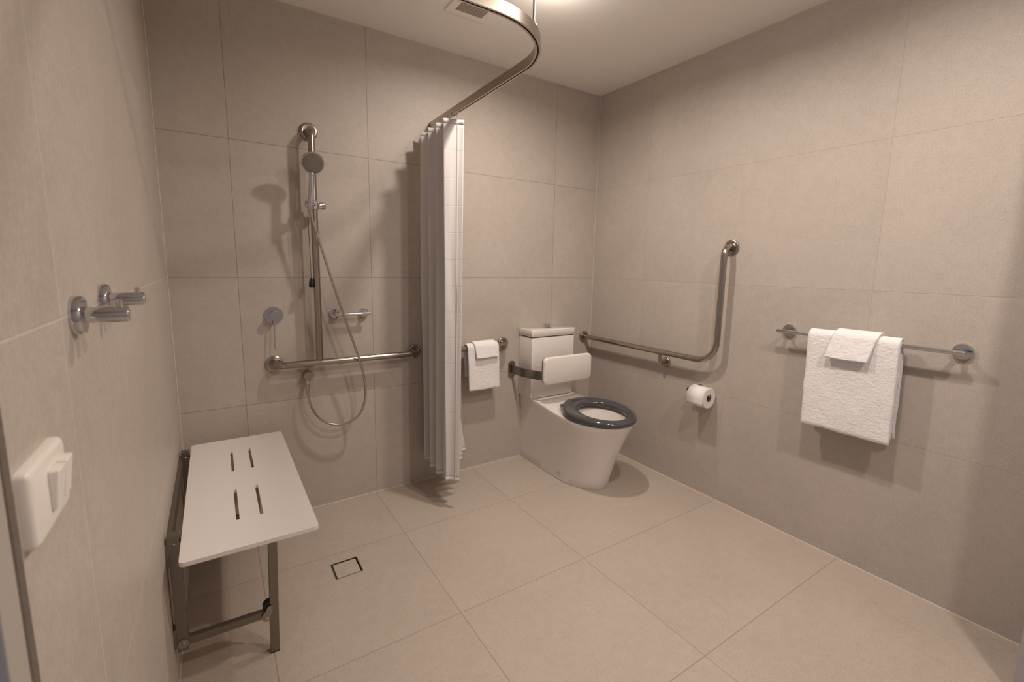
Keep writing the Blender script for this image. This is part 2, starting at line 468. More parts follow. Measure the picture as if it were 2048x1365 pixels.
# ------------------------------------------------------------------ inverted-T shower grab rail
D = 0.065; R = 0.016
t = thing('shower_grab_rail', 'brushed steel inverted-T grab rail on the shower wall, with hand shower slider', 'grab rail', (-1.85, 0, 0.786))
bm = bmesh.new(); tube(bm, fillet([(-2.046, -0.004, 0.786), (-2.046, -D, 0.786), (-1.343, -D, 0.786), (-1.343, -0.004, 0.786)], 0.045), R, 24)
link_bm('horizontal_bar', bm, M_steel, t)
bm = bmesh.new(); tube(bm, fillet([(-1.852, -D, 0.795), (-1.848, -D, 1.884), (-1.848, -0.004, 1.884)], 0.045), R, 24)
link_bm('vertical_bar', bm, M_steel, t)
for p in ((-2.046, 0, 0.786), (-1.343, 0, 0.786), (-1.848, 0, 1.884)):
    bm = bmesh.new(); flange(bm, p, (0, -1, 0)); link_bm('wall_flange', bm, M_steel, t)
# slider clamp with knob, cord and weight
SZ = 1.541
bm = bmesh.new()
lathe(bm, (-1.850, -D, SZ-0.020), (0, 0, 1), [(0, 0.020), (0.002, 0.0225), (0.038, 0.0225), (0.040, 0.020)], 32)
lathe(bm, (-1.845, -D-0.004, SZ), (1, 0, 0), [(0, 0.014), (0.012, 0.016), (0.014, 0.0185), (0.042, 0.0185), (0.045, 0.0165), (0.045, 0)], 32)
lathe(bm, (-1.868, -D-0.030, SZ), (-1, 0, 0), [(-0.01, 0.015), (0.018, 0.015), (0.022, 0.0135), (0.022, 0)], 28)
tube(bm, [(-1.850, -D, SZ), (-1.868, -D-0.034, SZ)], 0.013, 16)
sl = link_bm('slider_clamp', bm, M_chrome, t)
bm = bmesh.new(); tube(bm, [(-1.878, -D-0.005, SZ-0.018), (-1.8755, -D-0.005, 1.195)], 0.0013, 8)
tube(bm, [(-1.878, -D-0.005, SZ-0.012), (-1.860, -D-0.005, SZ-0.012)], 0.0015, 8)
link_bm('cord', bm, M_slot, sl)
bm = bmesh.new(); lathe(bm, (-1.8755, -D-0.005, 1.200), (0, 0, -1), [(0, 0.0045), (0.003, 0.0065), (0.015, 0.0095), (0.032, 0.0125), (0.040, 0.0120), (0.044, 0.009), (0.045, 0)], 24)
link_bm('cord_weight', bm, M_black, sl)

# ------------------------------------------------------------------ hand shower with hose
t = thing('hand_shower', 'chrome hand shower with round grey spray face in the slider on the steel rail', 'hand shower', (-1.872, -0.11, 1.54))
hb = Vector((-1.874, -0.112, 1.510)); ht = Vector((-1.861, -0.119, 1.672))
bm = bmesh.new()
path = [hb, hb.lerp(ht, .12), hb.lerp(ht, .3), hb.lerp(ht, .6), hb.lerp(ht, .85), ht, ht+Vector((0.001, 0.004, 0.026))]
tube(bm, path, [0.0105, 0.0135, 0.0135, 0.0120, 0.0115, 0.0130, 0.0120], 24)
link_bm('handle', bm, M_chrome, t)
bm = bmesh.new()
hc = Vector((-1.859, -0.134, 1.720)); hd = (Vector((-2.2654, -2.4357, 1.2777))-hc).normalized()
hd = Vector((0.02, -0.93, -0.40)).normalized()
lathe(bm, hc-hd*0.010, hd, [(-0.012, 0), (-0.011, 0.018), (-0.004, 0.036), (0.004, 0.046), (0.012, 0.0495), (0.018, 0.0495), (0.0205, 0.0475), (0.0205, 0.0455)], 48)
head = link_bm('spray_head', bm, M_chrome, t)
bm = bmesh.new()
lathe(bm, hc-hd*0.010, hd, [(0.0185, 0.0455), (0.0210, 0.0452), (0.0222, 0.040), (0.0228, 0.02), (0.0230, 0)], 48)
hu, hv = basis(hd)
for i in range(150):
    rr = 0.0035+0.040*math.sqrt((i+0.5)/150); a = i*2.39996
    c = hc-hd*0.010+hd*0.0222+(hu*math.cos(a)+hv*math.sin(a))*rr
    lathe(bm, c, hd, [(0, 0.0011), (0.0016, 0.0008)], 6)
link_bm('spray_face', bm, M_nozzle, head, True, angle=50)
hose = [(-1.873, -0.108, 1.512), (-1.868, -0.108, 1.478), (-1.845, -0.110, 1.395), (-1.816, -0.110, 1.285), (-1.757, -0.110, 1.072), (-1.704, -0.110, 0.894), (-1.666, -0.109, 0.763),
        (-1.648, -0.105, 0.662), (-1.648, -0.098, 0.580), (-1.672, -0.090, 0.503), (-1.722, -0.082, 0.462), (-1.778, -0.076, 0.455), (-1.830, -0.070, 0.472),
        (-1.874, -0.064, 0.513), (-1.902, -0.058, 0.572), (-1.913, -0.052, 0.630), (-1.912, -0.048, 0.672)]
bm = bmesh.new(); tube(bm, smooth_path(hose, 12), 0.0060, 16)
# ferrules
tube(bm, [(-1.874, -0.1085, 1.520), (-1.8685, -0.108, 1.482)], [0.009, 0.008], 18)
tube(bm, [(-1.9125, -0.050, 0.640), (-1.9115, -0.047, 0.678)], [0.0078, 0.0092], 18)
link_bm('hose', bm, M_hose, t)

t = thing('shower_hose_outlet', 'round grey hose outlet under the horizontal shower grab rail', 'wall outlet', (-1.903, 0, 0.716))
bm = bmesh.new(); lathe(bm, (-1.903, 0, 0.716), (0, -1, 0), [(0, 0.024), (0.045, 0.024), (0.048, 0.0225), (0.048, 0)], 40)
link_bm('wall_cap', bm, M_steel, t)
bm = bmesh.new(); lathe(bm, (-1.9075, -0.037, 0.700), (0, 0, -1), [(0, 0.0105), (0.022, 0.0105), (0.024, 0.009)], 24)
link_bm('spigot', bm, M_chrome, t)

# ------------------------------------------------------------------ mixer
t = thing('shower_mixer', 'round chrome shower mixer with thin pin lever, left of the steel rail', 'mixer tap', (-2.038, 0, 1.021))
bm = bmesh.new(); lathe(bm, (-2.038, 0, 1.021), (0, -1, 0), [(0, 0.041), (0.004, 0.041), (0.006, 0.039), (0.006, 0.0)], 48)
link_bm('wall_plate', bm, M_chrome, t)
bm = bmesh.new(); lathe(bm, (-2.038, -0.006, 1.021), (0, -1, 0), [(0, 0.0225), (0.030, 0.0225), (0.034, 0.021), (0.034, 0)], 40)
link_bm('body', bm, M_chrome, t)
bm = bmesh.new(); tube(bm, [(-2.040, -0.026, 1.001), (-2.044, -0.034, 0.862)], [0.0036, 0.0030], 14)
link_bm('lever', bm, M_chrome, t)

# ------------------------------------------------------------------ small chrome rail in shower
t = thing('washcloth_rail', 'short chrome rail on two round mounts beside the vertical steel rail', 'rail', (-1.69, 0, 1.018))
for x in (-1.762, -1.617):
    bm = bmesh.new(); lathe(bm, (x, 0, 1.018), (0, -1, 0), [(0, 0.024), (0.012, 0.024), (0.015, 0.022), (0.015, 0.009), (0.050, 0.009)], 36)
    link_bm('wall_mount', bm, M_chrome, t)
bm = bmesh.new(); tube(bm, [(-1.770, -0.050, 1.018), (-1.594, -0.050, 1.018)], 0.0085, 20)
link_bm('bar', bm, M_chrome, t, True, 0.001)

# ------------------------------------------------------------------ grab rail behind curtain
t = thing('wall_grab_rail', 'short brushed steel grab rail holding a hand towel between curtain and toilet', 'grab rail', (-0.97, 0, 0.786))
bm = bmesh.new(); tube(bm, fillet([(-1.205, -0.004, 0.786), (-1.205, -D, 0.786), (-0.754, -D, 0.786), (-0.754, -0.004, 0.786)], 0.045), R, 24)
link_bm('bar', bm, M_steel, t)
for x in (-1.205, -0.754):
    bm = bmesh.new(); flange(bm, (x, 0, 0.786), (0, -1, 0)); link_bm('wall_flange', bm, M_steel, t)

# ------------------------------------------------------------------ L grab rail by the toilet
t = thing('angled_grab_rail', 'long L-shaped brushed steel grab rail wrapping the corner beside the toilet', 'grab rail', (0, -0.68, 0.75))
bm = bmesh.new()
tube(bm, fillet([(-0.068, -0.004, 0.784), (-0.068, -0.09, 0.784), (-0.065, -1.040, 0.784), (-0.065, -1.040, 1.392), (-0.004, -1.040, 1.392)], [0.004, 0.115, 0.045], 10), R, 24)
link_bm('bar', bm, M_steel, t)
for p, a in (((-0.068, 0, 0.784), (0, -1, 0)), ((0, -1.040, 1.392), (-1, 0, 0)), ((0, -0.680, 0.716), (-1, 0, 0))):
    bm = bmesh.new(); flange(bm, p, a, 0.040 if p[2] != 0.716 else 0.030, 0.013, 0.018 if p[2] != 0.716 else 0.010); link_bm('wall_flange', bm, M_steel, t)
bm = bmesh.new(); tube(bm, fillet([(-0.004, -0.680, 0.716), (-0.065, -0.680, 0.716), (-0.065, -0.680, 0.775)], 0.028), 0.010, 18)
link_bm('support_arm', bm, M_steel, t)

# ------------------------------------------------------------------ toilet
TX = -0.448
t = thing('toilet', 'white back-to-wall toilet with cistern and dark grey open seat in the corner', 'toilet', (TX, 0, 0))
def pan_loop(z, hb, hw, ys, yf, n=28):
    """half-width hb at the wall, hw at y=-ys, then half-superellipse to y=-yf (listed left to right)"""
    pts = []
    for k in range(8): pts.append((TX-hb-(hw-hb)*k/8, -0.001-(ys-0.001)*k/8, z))
    for k in range(n+1):
        a = PI*k/n; c, s = math.cos(a), math.sin(a); e = 1.0
        pts.append((TX-hw*math.copysign(abs(c)**e, c), -ys-(yf-ys)*abs(s)**e, z))
    for k in range(1, 9): pts.append((TX+hw+(hb-hw)*k/8, -ys+(ys-0.001)*k/8, z))
    return pts
levels = [(0.0, .148, .150, .40, .642), (0.004, .150, .153, .40, .645), (0.05, .151, .156, .41, .652), (0.15, .152, .165, .45, .682), (0.25, .153, .177, .49, .718), (0.33, .154, .188, .525, .755),
          (0.385, .158, .1955, .545, .782), (0.409, .160, .199, .555, .795), (0.415, .1595, .1988, .555, .7955), (0.4188, .158, .197, .555, .794), (0.420, .155, .194, .555, .790)]
def rake(z, y):
    """the deck climbs slightly from the bowl to the cistern"""
    t_ = max(0.0, min(1.0, (y+0.45)/0.30)); return z + 0.017*t_*t_*(3-2*t_)*(z/0.42)**2
bm = bmesh.new(); rings = []
for L in levels: rings.append([bm.verts.new((p[0], p[1], rake(p[2], p[1]))) for p in pan_loop(*L)])
N = len(rings[0])
for a, b in zip(rings, rings[1:]):
    for k in range(N): bm.faces.new((a[k], a[(k+1) % N], b[(k+1) % N], b[k]))
bm.faces.new(rings[0][::-1])
# inner bowl rings, matched by angle about the bowl centre
BC = Vector((TX, -0.60)); last = rings[-1]; angs = []
for v in last: angs.append(math.atan2(v.co.y-BC.y, v.co.x-BC.x))
for (z, sx, sy, oy) in ((0.420, .150, .172, 0), (0.416, .143, .165, 0), (0.40, .140, .160, 0), (0.34, .125, .145, 0), (0.28, .100, .120, .01), (0.23, .070, .085, .03), (0.205, .045, .050, .04)):
    cur = [bm.verts.new((BC.x+sx*math.cos(a), BC.y+oy+sy*math.sin(a), z)) for a in angs]
    for k in range(N): bm.faces.new((last[k], last[(k+1) % N], cur[(k+1) % N], cur[k]))
    last = cur
bm.faces.new(last)
link_bm('pan', bm, M_ceramic, t, True, angle=30)
def rbox(x0, x1, y0, y1, z0, z1, r, n=6, chamfer=0.004):
    """box with rounded front vertical corners"""
    w, h = x1-x0, y1-y0
    bm = bmesh.new(); lps = []
    for z, ins in ((z0, chamfer*0.3), (z0+chamfer*0.3, 0), (z1-chamfer, 0), (z1-chamfer*0.3, chamfer*0.3), (z1, chamfer)):
        lp = []
        for (px, py) in rrect(w-2*ins, h-2*ins, r, n): lp.append(bm.verts.new(((x0+x1)/2+px, (y0+y1)/2+py, z)))
        lps.append(lp)
    for a, b in zip(lps, lps[1:]):
        for k in range(len(a)): bm.faces.new((a[k], a[(k+1) % len(a)], b[(k+1) % len(a)], b[k]))
    bm.faces.new(lps[0][::-1]); bm.faces.new(lps[-1])
    return bm
bm = rbox(TX-0.178, TX+0.163, -0.152, -0.001, 0.4375, 0.829, 0.007); link_bm('cistern', bm, M_ceramic, t, True, angle=50)
bm = rbox(TX-0.181, TX+0.166, -0.155, -0.001, 0.835, 0.879, 0.008); link_bm('cistern_lid', bm, M_ceramic, t, True, angle=50)
bm = rbox(TX-0.174, TX+0.159, -0.148, -0.004, 0.828, 0.836, 0.007); link_bm('lid_gap', bm, M_slot, t, True)
# raised twin flush button
BX, BY = TX-0.003, -0.070
bm = bmesh.new(); lathe(bm, (BX, BY, 0.879), (0, 0, 1), [(0, 0.030), (0.002, 0.030), (0.003, 0.028), (0.003, 0)], 36)
fb = link_bm('flush_plate', bm, M_chrome, t)
for s in (-1, 1):
    bm = bmesh.new()
    pts = [(s*0.0012, -0.0275)]+[(s*(0.0012+0.0285*math.cos(a)), 0.0285*math.sin(a)) for a in [(-PI/2+PI*k/14) for k in range(1, 14)]]+[(s*0.0012, 0.0275)]
    slab(bm, pts if s > 0 else pts[::-1], [], 0.897, 0.902, lambda x, y, z: (x+BX, y+BY, z))
    lathe(bm, (BX+s*0.012, BY, 0.878), (0, 0, 1), [(0, 0.007), (0.020, 0.007)], 16)
    link_bm('flush_button', bm, M_chrome, t, True, 0.0008)
# seat: flat dark ring with broad hinge end
bm = bmesh.new()
def seat_loop(k_in, n=72):
    out = []
    for k in range(n):
        a = 2*PI*k/n; c, s = math.cos(a), math.sin(a)
        ex, ey = .203*c, (.250 if s < 0 else .214)*s
        y = min(-0.560+ey, -0.357); x = TX+ex*(1-0.20*max(0, s)**2)
        out.append((x, y))
    return out
so = seat_loop(0); n = len(so); C0 = Vector((TX+.004, -0.600))
inn = []
for (x, y) in so:
    a = math.atan2((y-C0.y)/.235, (x-C0.x)/.187); inn.append((C0.x+.130*math.cos(a), C0.y+.150*math.sin(a)))
def tilt(x, y, z): return (x, y, z+0.024*max(0.0, y+0.80)/0.45)
prof = [(0.004, .4245), (0, .428), (-.001, .436), (.002, .445), (.008, .4505), (.018, .453)]
rr = []
def off(pt, cen, d):
    v = Vector((pt[0]-cen.x, pt[1]-cen.y)); L = v.length; return (cen.x+v.x*(L-d)/L, cen.y+v.y*(L-d)/L)
for d, z in prof: rr.append([bm.verts.new(tilt(*off(p, C0, d), z)) for p in so])
for d, z in [(-.016, .452), (-.006, .448), (-.001, .441), (0.0, .432), (-.004, .4245)]: rr.append([bm.verts.new(tilt(*off(p, C0, d), z)) for p in inn])
rr.append(rr[0])
for a, b in zip(rr, rr[1:]):
    for k in range(n): bm.faces.new((a[k], a[(k+1) % n], b[(k+1) % n], b[k]))
link_bm('seat', bm, M_seatgrey, t, True, angle=60)
for s in (-1, 1):
    bm = bmesh.new(); lathe(bm, (TX+s*0.108, -0.392, 0.455), (s, -0.1, 0), [(-0.015, 0.009), (0.026, 0.009), (0.028, 0.007), (0.028, 0)], 24)
    lathe(bm, (TX+s*0.128, -0.396, 0.419), (0, 0, 1), [(0, 0.012), (0.004, 0.012), (0.005, 0.007), (0.035, 0.007)], 20)
    link_bm('hinge', bm, M_chrome, t)
bm = bmesh.new(); lathe(bm, (TX-0.1545, -0.425, 0.050), (-1, 0, 0.05), [(0, 0.012), (0.003, 0.011), (0.004, 0.0)], 20)
link_bm('floor_fixing_cap', bm, M_chrome, t)

# ------------------------------------------------------------------ toilet backrest
t = thing('toilet_backrest', 'white padded backrest on a curved steel arm in front of the cistern', 'backrest', (TX, 0, 0.61))
PZ, PY = 0.646, -0.292
bm = bmesh.new()
lps = []
for y, ins in ((PY+0.014, 0.006), (PY+0.008, 0), (PY-0.006, 0), (PY-0.012, 0.003), (PY-0.015, 0.009)):
    lps.append([bm.verts.new((TX-0.004+a, y, PZ+b)) for a, b in rrect(.380-2*ins, .170-2*ins, .030-ins*0.5, 8)])
for a, b in zip(lps, lps[1:]):
    for k in range(len(a)): bm.faces.new((a[k], a[(k+1) % len(a)], b[(k+1) % len(a)], b[k]))
bm.faces.new(lps[0][::-1]); bm.faces.new(lps[-1])
link_bm('pad', bm, M_pad, t, True, angle=50)
bm = bmesh.new(); slab(bm, rrect(.376, .166, .03, 6), [], 0, 0.004, lambda x, y, z: (TX-0.004+x, PY+0.013+z, PZ+y))
link_bm('back_plate', bm, M_steeldk, t, False)
def flatbar(bm, pts, z0, z1, th):
    P = [Vector((p[0], p[1], 0)) for p in pts]; n = len(P); A = []; B = []
    for i in range(n):
        d = (P[min(i+1, n-1)]-P[max(i-1, 0)]).normalized(); nn = Vector((-d.y, d.x, 0))*th/2
        A.append(P[i]+nn); B.append(P[i]-nn)
    rows = [[bm.verts.new((v.x, v.y, z)) for v in lst] for lst, z in ((A, z0), (A, z1), (B, z1), (B, z0))]
    for i in range(n-1):
        for j in range(4):
            a, b = rows[j], rows[(j+1) % 4]; bm.faces.new((a[i], a[i+1], b[i+1], b[i]))
    bm.faces.new([r[0] for r in rows][::-1]); bm.faces.new([r[-1] for r in rows])
for s in (-1, 1):
    px = [(.228, -.012), (.227, -.06), (.222, -.12), (.206, -.18), (.186, -.235), (.160, -.268), (.110, -.277)]
    pts = smooth_path([(TX-0.006+s*a, b, 0) for a, b in px], 6)
    bm = bmesh.new(); flatbar(bm, [(p.x, p.y) for p in pts],   .584, .639, .006)
    link_bm('arm', bm, M_steeldk, t, True, 0.001, angle=30)
    bm = bmesh.new()
    slab(bm, rrect(.050, .110, .024, 8), [], 0, .008, lambda x, y, z, s=s: (TX-0.006+s*.228+x, -z, .610+y))
    fl = link_bm('wall_flange', bm, M_steel, t, True, 0.002)

# ------------------------------------------------------------------ toilet roll holder and roll
t = thing('toilet_roll_holder', 'chrome toilet roll holder on the right wall carrying the paper roll', 'roll holder', (0, -0.93, 0.592))
bm = bmesh.new(); lathe(bm, (0, -0.925, 0.610), (-1, 0, 0), [(0, 0.025), (0.010, 0.025), (0.013, 0.023), (0.013, 0.009), (0.062, 0.009)], 36)
link_bm('wall_mount', bm, M_chrome, t)
bm = bmesh.new(); tube(bm, [(-0.062, -0.893, 0.5965+.008), (-0.062, -1.020, 0.5965)], 0.0085, 20)
lathe(bm, (-0.062, -0.888, 0.605), (0, 1, 0), [(0, 0.0085), (0.001, 0.0105), (0.008, 0.0105), (0.010, 0.008), (0.010, 0)], 20)
link_bm('bar', bm, M_chrome, t)
t = thing('toilet_roll', 'white toilet paper roll on its holder beside the toilet', 'toilet paper', (-0.062, -0.97, 0.58))
bm = bmesh.new()
RC = Vector((-0.062, -0.918, 0.583)); q = 64; RO = 0.056; RI = 0.021
outer = [(RO*math.cos(2*PI*k/q), RO*math.sin(2*PI*k/q)) for k in range(q)]
inner = [(RI*math.cos(2*PI*k/32), RI*math.sin(2*PI*k/32)) for k in range(32)]
slab(bm, outer, [inner[::-1]], -0.918, -1.020, lambda x, y, z: (RC.x+x, z, RC.z+y))
link_bm('paper', bm, M_paper, t, True, 0.002)
bm = bmesh.new(); slab(bm, inner, [[(p[0]*.94, p[1]*.94) for p in inner][::-1]], -0.9185, -1.0195, lambda x, y, z: (RC.x+x, z, RC.z+y))
link_bm('core', bm, M_card, t)
bm = bmesh.new()   # loose sheet end hanging at the front of the roll
fr = []
for i in range(12):
    a = math.radians(100+i*8.2); rad = RO+0.0012+0.002*i/12
    fr.append((RC.x+rad*math.cos(a), RC.z+rad*math.sin(a)))
fr += [(fr[-1][0]+0.000, fr[-1][1]-0.012), (fr[-1][0]+0.001, fr[-1][1]-0.030)]
A = [[bm.verts.new((x, y, z)) for x, z in fr] for y in (-0.919, -1.019)]
for i in range(len(fr)-1): bm.faces.new((A[0][i], A[0][i+1], A[1][i+1], A[1][i]))
o = link_bm('loose_sheet', bm, M_paper, t, True, angle=60)
s_ = o.modifiers.new('solid', 'SOLIDIFY'); s_.thickness = 0.0006

# ------------------------------------------------------------------ long towel rail
t = thing('towel_rail', 'long thin chrome towel rail on the right wall carrying the bath towel', 'towel rail', (0, -1.67, 0.998))
for y in (-1.367, -1.971):
    bm = bmesh.new(); lathe(bm, (0, y, 0.998), (-1, 0, 0), [(0, 0.030), (0.010, 0.030), (0.013, 0.028), (0.013, 0.009), (0.062, 0.009)], 40)
    link_bm('wall_mount', bm, M_chrome, t)
bm = bmesh.new(); tube(bm, [(-0.062, -1.338, 0.998), (-0.062, -1.990, 0.998)], 0.0085, 24)
link_bm('bar', bm, M_chrome, t, True, 0.0012)

# ------------------------------------------------------------------ towels
def drape(bm, axis, c, rad, th, lf, lb, w0, w1, seed=0, amp=0.0012, skew=0.0, flare=0.0):
    """closed cloth slab hung over a bar. axis 'x' or 'y' = bar direction; c=(depth centre, z); front = outward side; lf, lb = bottom z front/back"""
    d0, zc = c; path = []
    nf = 26
    for k in range(nf+1): path.append((rad, lf+(zc-lf)*k/nf, (1, 0)))
    for k in range(1, 12):
        a = PI*k/12; path.append((rad*math.cos(a), zc+rad*math.sin(a), (math.cos(a), math.sin(a))))
    for k in range(nf+1): path.append((-rad, zc+(lb-zc)*k/nf, (-1, 0)))
    np_ = len(path); prof = []
    for i, (d, z, nn) in enumerate(path): prof.append((d+nn[0]*th/2, z+nn[1]*th/2, i))
    # rounded end back
    prof.append((-rad, lb-th*0.45, np_-1))
    for i in range(np_-1, -1, -1):
        d, z, nn = path[i]; prof.append((d-nn[0]*th/2, z-nn[1]*th/2, i))
    prof.append((rad, lf-th*0.45, 0))
    nw = 44; rings = []
    for j in range(nw+1):
        wv = j/nw; rel = w0+(w1-w0)*wv
        e = 0
        shrink = 1.0
        if j == 0 or j == nw: shrink = 0.35
        ring = []
        for (d, z, i) in prof:
            pd, pz, _ = path[i]
            dd = pd+(d-pd)*shrink; zz = pz+(z-pz)*shrink
            hang = (zc-zz)
            q = Vector((rel*9+seed, dd*14, zz*9))
            nv = noise.noise(q)*amp*2.2+noise.noise(q*5)*amp
            side = 1 if pd > 0 else -1
            ww = rel+skew*hang*1.0+noise.noise(Vector((seed+3, zz*11, wv*2)))*0.0018
            dn = dd+side*nv+(flare*max(0, hang) if side > 0 else 0)*(1 if nv is not None else 0)
            zn = zz+noise.noise(Vector((rel*13, seed, 7)))*0.003*(1 if hang > 0.05 else 0.2)
            ring.append(bm.verts.new((ww, d0-dn, zn) if axis == 'x' else (d0-dn, ww, zn)))
        rings.append(ring)
    n = len(rings[0])
    for a, b in zip(rings, rings[1:]):
        for k in range(n): bm.faces.new((a[k], a[(k+1) % n], b[(k+1) % n], b[k]))
    for r_ in (rings[0], rings[-1]):
        m_ = n//2
        for k in range(0, np_-1):
            a, b = k, k+1; c_, d_ = n-2-k-0, n-2-k-1
            # inner profile runs back: index of inner point for path i is np_+1+(np_-1-i)
            ia = np_+1+(np_-1-a); ib = np_+1+(np_-1-b)
            bm.faces.new((r_[a], r_[b], r_[ib], r_[ia]))
        bm.faces.new((r_[np_-1], r_[np_], r_[np_+1])); bm.faces.new((r_[0], r_[n-1], r_[n-2]))
BARZ = 0.998
bm = bmesh.new()
drape(bm, 'y', (-0.062, BARZ), 0.0125, 0.0070, 0.618, 0.640, -1.812, -1.488, 1, skew=-0.02)
drape(bm, 'y', (-0.062, BARZ), 0.0195, 0.0072, 0.608, 0.630, -1.809, -1.490, 5, skew=-0.02)
drape(bm, 'y', (-0.062, BARZ), 0.0268, 0.0074, 0.604, 0.622, -1.812, -1.487, 9, skew=-0.02)
o = link_bm('bath_towel', bm, M_towel, None, True, angle=75)
tag(o, 'large white bath towel hanging over the long chrome rail on the right wall', 'towel')
bm = bmesh.new()
drape(bm, 'y', (-0.062, BARZ), 0.0340, 0.0066, 0.926, 0.930, -1.737, -1.586, 12, 0.001, skew=0.19, flare=0.20)
drape(bm, 'y', (-0.062, BARZ), 0.0403, 0.0060, 0.920, 0.924, -1.738, -1.585, 16, 0.001, skew=0.19, flare=0.20)
o = link_bm('face_washer', bm, M_towel, None, True, angle=75)
tag(o, 'small white face washer folded over the large bath towel on the right wall', 'towel')
bm = bmesh.new()
drape(bm, 'x', (-D, 0.786), 0.0200, 0.0060, 0.540, 0.615, -1.044, -0.836, 21, skew=0.04)
drape(bm, 'x', (-D, 0.786), 0.0262, 0.0062, 0.532, 0.610, -1.046, -0.835, 25, skew=0.04)
o = link_bm('hand_towel', bm, M_towel, None, True, angle=75)
tag(o, 'white hand towel hanging over the short steel rail next to the shower curtain', 'towel')
bm = bmesh.new()
drape(bm, 'x', (-D, 0.786), 0.0325, 0.0060, 0.736, 0.740, -1.002, -0.853, 31, 0.001, skew=0.10, flare=0.16)
drape(bm, 'x', (-D, 0.786), 0.0383, 0.0056, 0.731, 0.735, -1.003, -0.853, 35, 0.001, skew=0.10, flare=0.16)
o = link_bm('face_washer', bm, M_towel, None, True, angle=75)
tag(o, 'small white face washer folded over the hand towel near the toilet', 'towel')

# ------------------------------------------------------------------ robe hooks on the left wall
def hook(y, z, label):
    t = thing('robe_hook', label, 'hook', (-W, y, z), 'chrome robe hooks on the left wall')
    bm = bmesh.new(); lathe(bm, (-W, y, z), (1, 0, 0), [(0, 0.027), (0.009, 0.027), (0.012, 0.025), (0.012, 0)], 40)
    link_bm('wall_mount', bm, M_chrome, t)
    bm = bmesh.new(); lathe(bm, (-W+0.010, y, z), (1, 0, 0), [(0, 0.0115), (0.048, 0.0115), (0.050, 0.0105), (0.050, 0)], 32)
    link_bm('arm', bm, M_chrome, t)
    bm = bmesh.new(); lathe(bm, (-W+0.050, y, z+0.008), (0, 0, 1), [(0, 0.0042), (0.012, 0.0042), (0.013, 0.003), (0.013, 0)], 16)
    link_bm('peg', bm, M_chrome, t)
hook(-1.578, 1.198, 'chrome robe hook on the left wall, the nearer and larger-looking of the two')
hook(-1.385, 1.206, 'chrome robe hook on the left wall, the one closer to the shower')

# ------------------------------------------------------------------ light switch
t = thing('light_switch', 'white double rocker light switch on the left wall beside the door frame', 'light switch', (-W, -1.805, 1.04))
bm = bmesh.new()
def wallp(x, y, z): return (-W+z, -1.8000+x, 1.0395+y)
lps = []
for z, ins in ((0, 0), (0.007, 0), (0.010, 0.002), (0.0115, 0.005)):
    lps.append([bm.verts.new(wallp(a, b, z)) for a, b in rrect(.116-2*ins, .078-2*ins, .006, 5)])
for a, b in zip(lps, lps[1:]):
    for k in range(len(a)): bm.faces.new((a[k], a[(k+1) % len(a)], b[(k+1) % len(a)], b[k]))
bm.faces.new(lps[0][::-1]); bm.faces.new(lps[-1])
link_bm('face_plate', bm, M_white, t, True, angle=50)
for dx in (0.002, 0.032):
    bm = bmesh.new()
    vs = []
    for z in (0.011, None):
        for (a, b) in ((-.013, -.021), (.013, -.021), (.013, .021), (-.013, .021)):
            zz = 0.011 if z else (0.0205 if b > 0 else 0.0155)
            vs.append(bm.verts.new(wallp(a+dx, b, zz)))
    for f in ((0, 1, 2, 3), (4, 5, 6, 7), (0, 1, 5, 4), (1, 2, 6, 5), (2, 3, 7, 6), (3, 0, 4, 7)): bm.faces.new([vs[i] for i in f])
    link_bm('rocker', bm, M_white, t, True, 0.0015)

# ------------------------------------------------------------------ curtain track
TKX = -1.244; TY = -1.198; RB = 0.286
def track_path():
    pts = [(TKX+0.016, -0.002)]
    for k in range(1, 14): pts.append((TKX+0.016*(1-k/14), -0.002-(-TY-RB-0.002)*k/14))
    for k in range(25):
        a = PI/2*k/24; pts.append((TKX-RB+RB*math.cos(a), TY+RB-RB*math.sin(a)))
    for k in range(1, 15): pts.append((TKX-RB-(W-RB+TKX-0.002)*k/14, TY))
    return pts
TP = track_path()
def sweep2d(bm, path, prof, mi=0):
    """prof loop of (offset to the right of travel, z)"""
    n = len(path); rows = []
    for i in range(n):
        a = Vector(path[max(i-1, 0)]); b = Vector(path[min(i+1, n-1)]); d = (b-a).normalized(); nn = Vector((d.y, -d.x))
        rows.append([bm.verts.new((path[i][0]+nn.x*o_, path[i][1]+nn.y*o_, z)) for o_, z in prof])
    m_ = len(prof)
    for a, b in zip(rows, rows[1:]):
        for k in range(m_): bm.faces.new((a[k], a[(k+1) % m_], b[(k+1) % m_], b[k])).material_index = mi
    bm.faces.new(rows[0][::-1]); bm.faces.new(rows[-1])
t = thing('curtain_track', 'curved metal shower curtain track hanging below the ceiling', 'curtain track', (TKX, -0.6, 2.0))
T0, T1 = 2.000, 2.034
bm = bmesh.new()
hw = 0.0095
sweep2d(bm, TP, [(-hw, T0), (-hw, T1), (hw, T1), (hw, T0), (0.0028, T0), (0.0028, T0+.003), (hw-.002, T0+.003), (hw-.002, T1-.002), (-hw+.002, T1-.002), (-hw+.002, T0+.003), (-0.0028, T0+.003), (-0.0028, T0)])
link_bm('rail', bm, M_alu, t, True, angle=40)
bm = bmesh.new(); sweep2d(bm, TP, [(-.0072, T0+.006), (-.0072, T0+.026), (.0072, T0+.026), (.0072, T0+.006)])
link_bm('slot_lining', bm, M_slot, t)
RODP = (TKX-RB+RB*math.cos(0.95), TY+RB-RB*math.sin(0.95))
bm = bmesh.new(); tube(bm, [(RODP[0], RODP[1], T1), (RODP[0], RODP[1], H)], 0.0042, 16)
lathe(bm, (RODP[0], RODP[1], H), (0, 0, -1), [(0, 0.018), (0.004, 0.018), (0.006, 0.012), (0.006, 0)], 24)
link_bm('ceiling_rod', bm, M_alu, t)
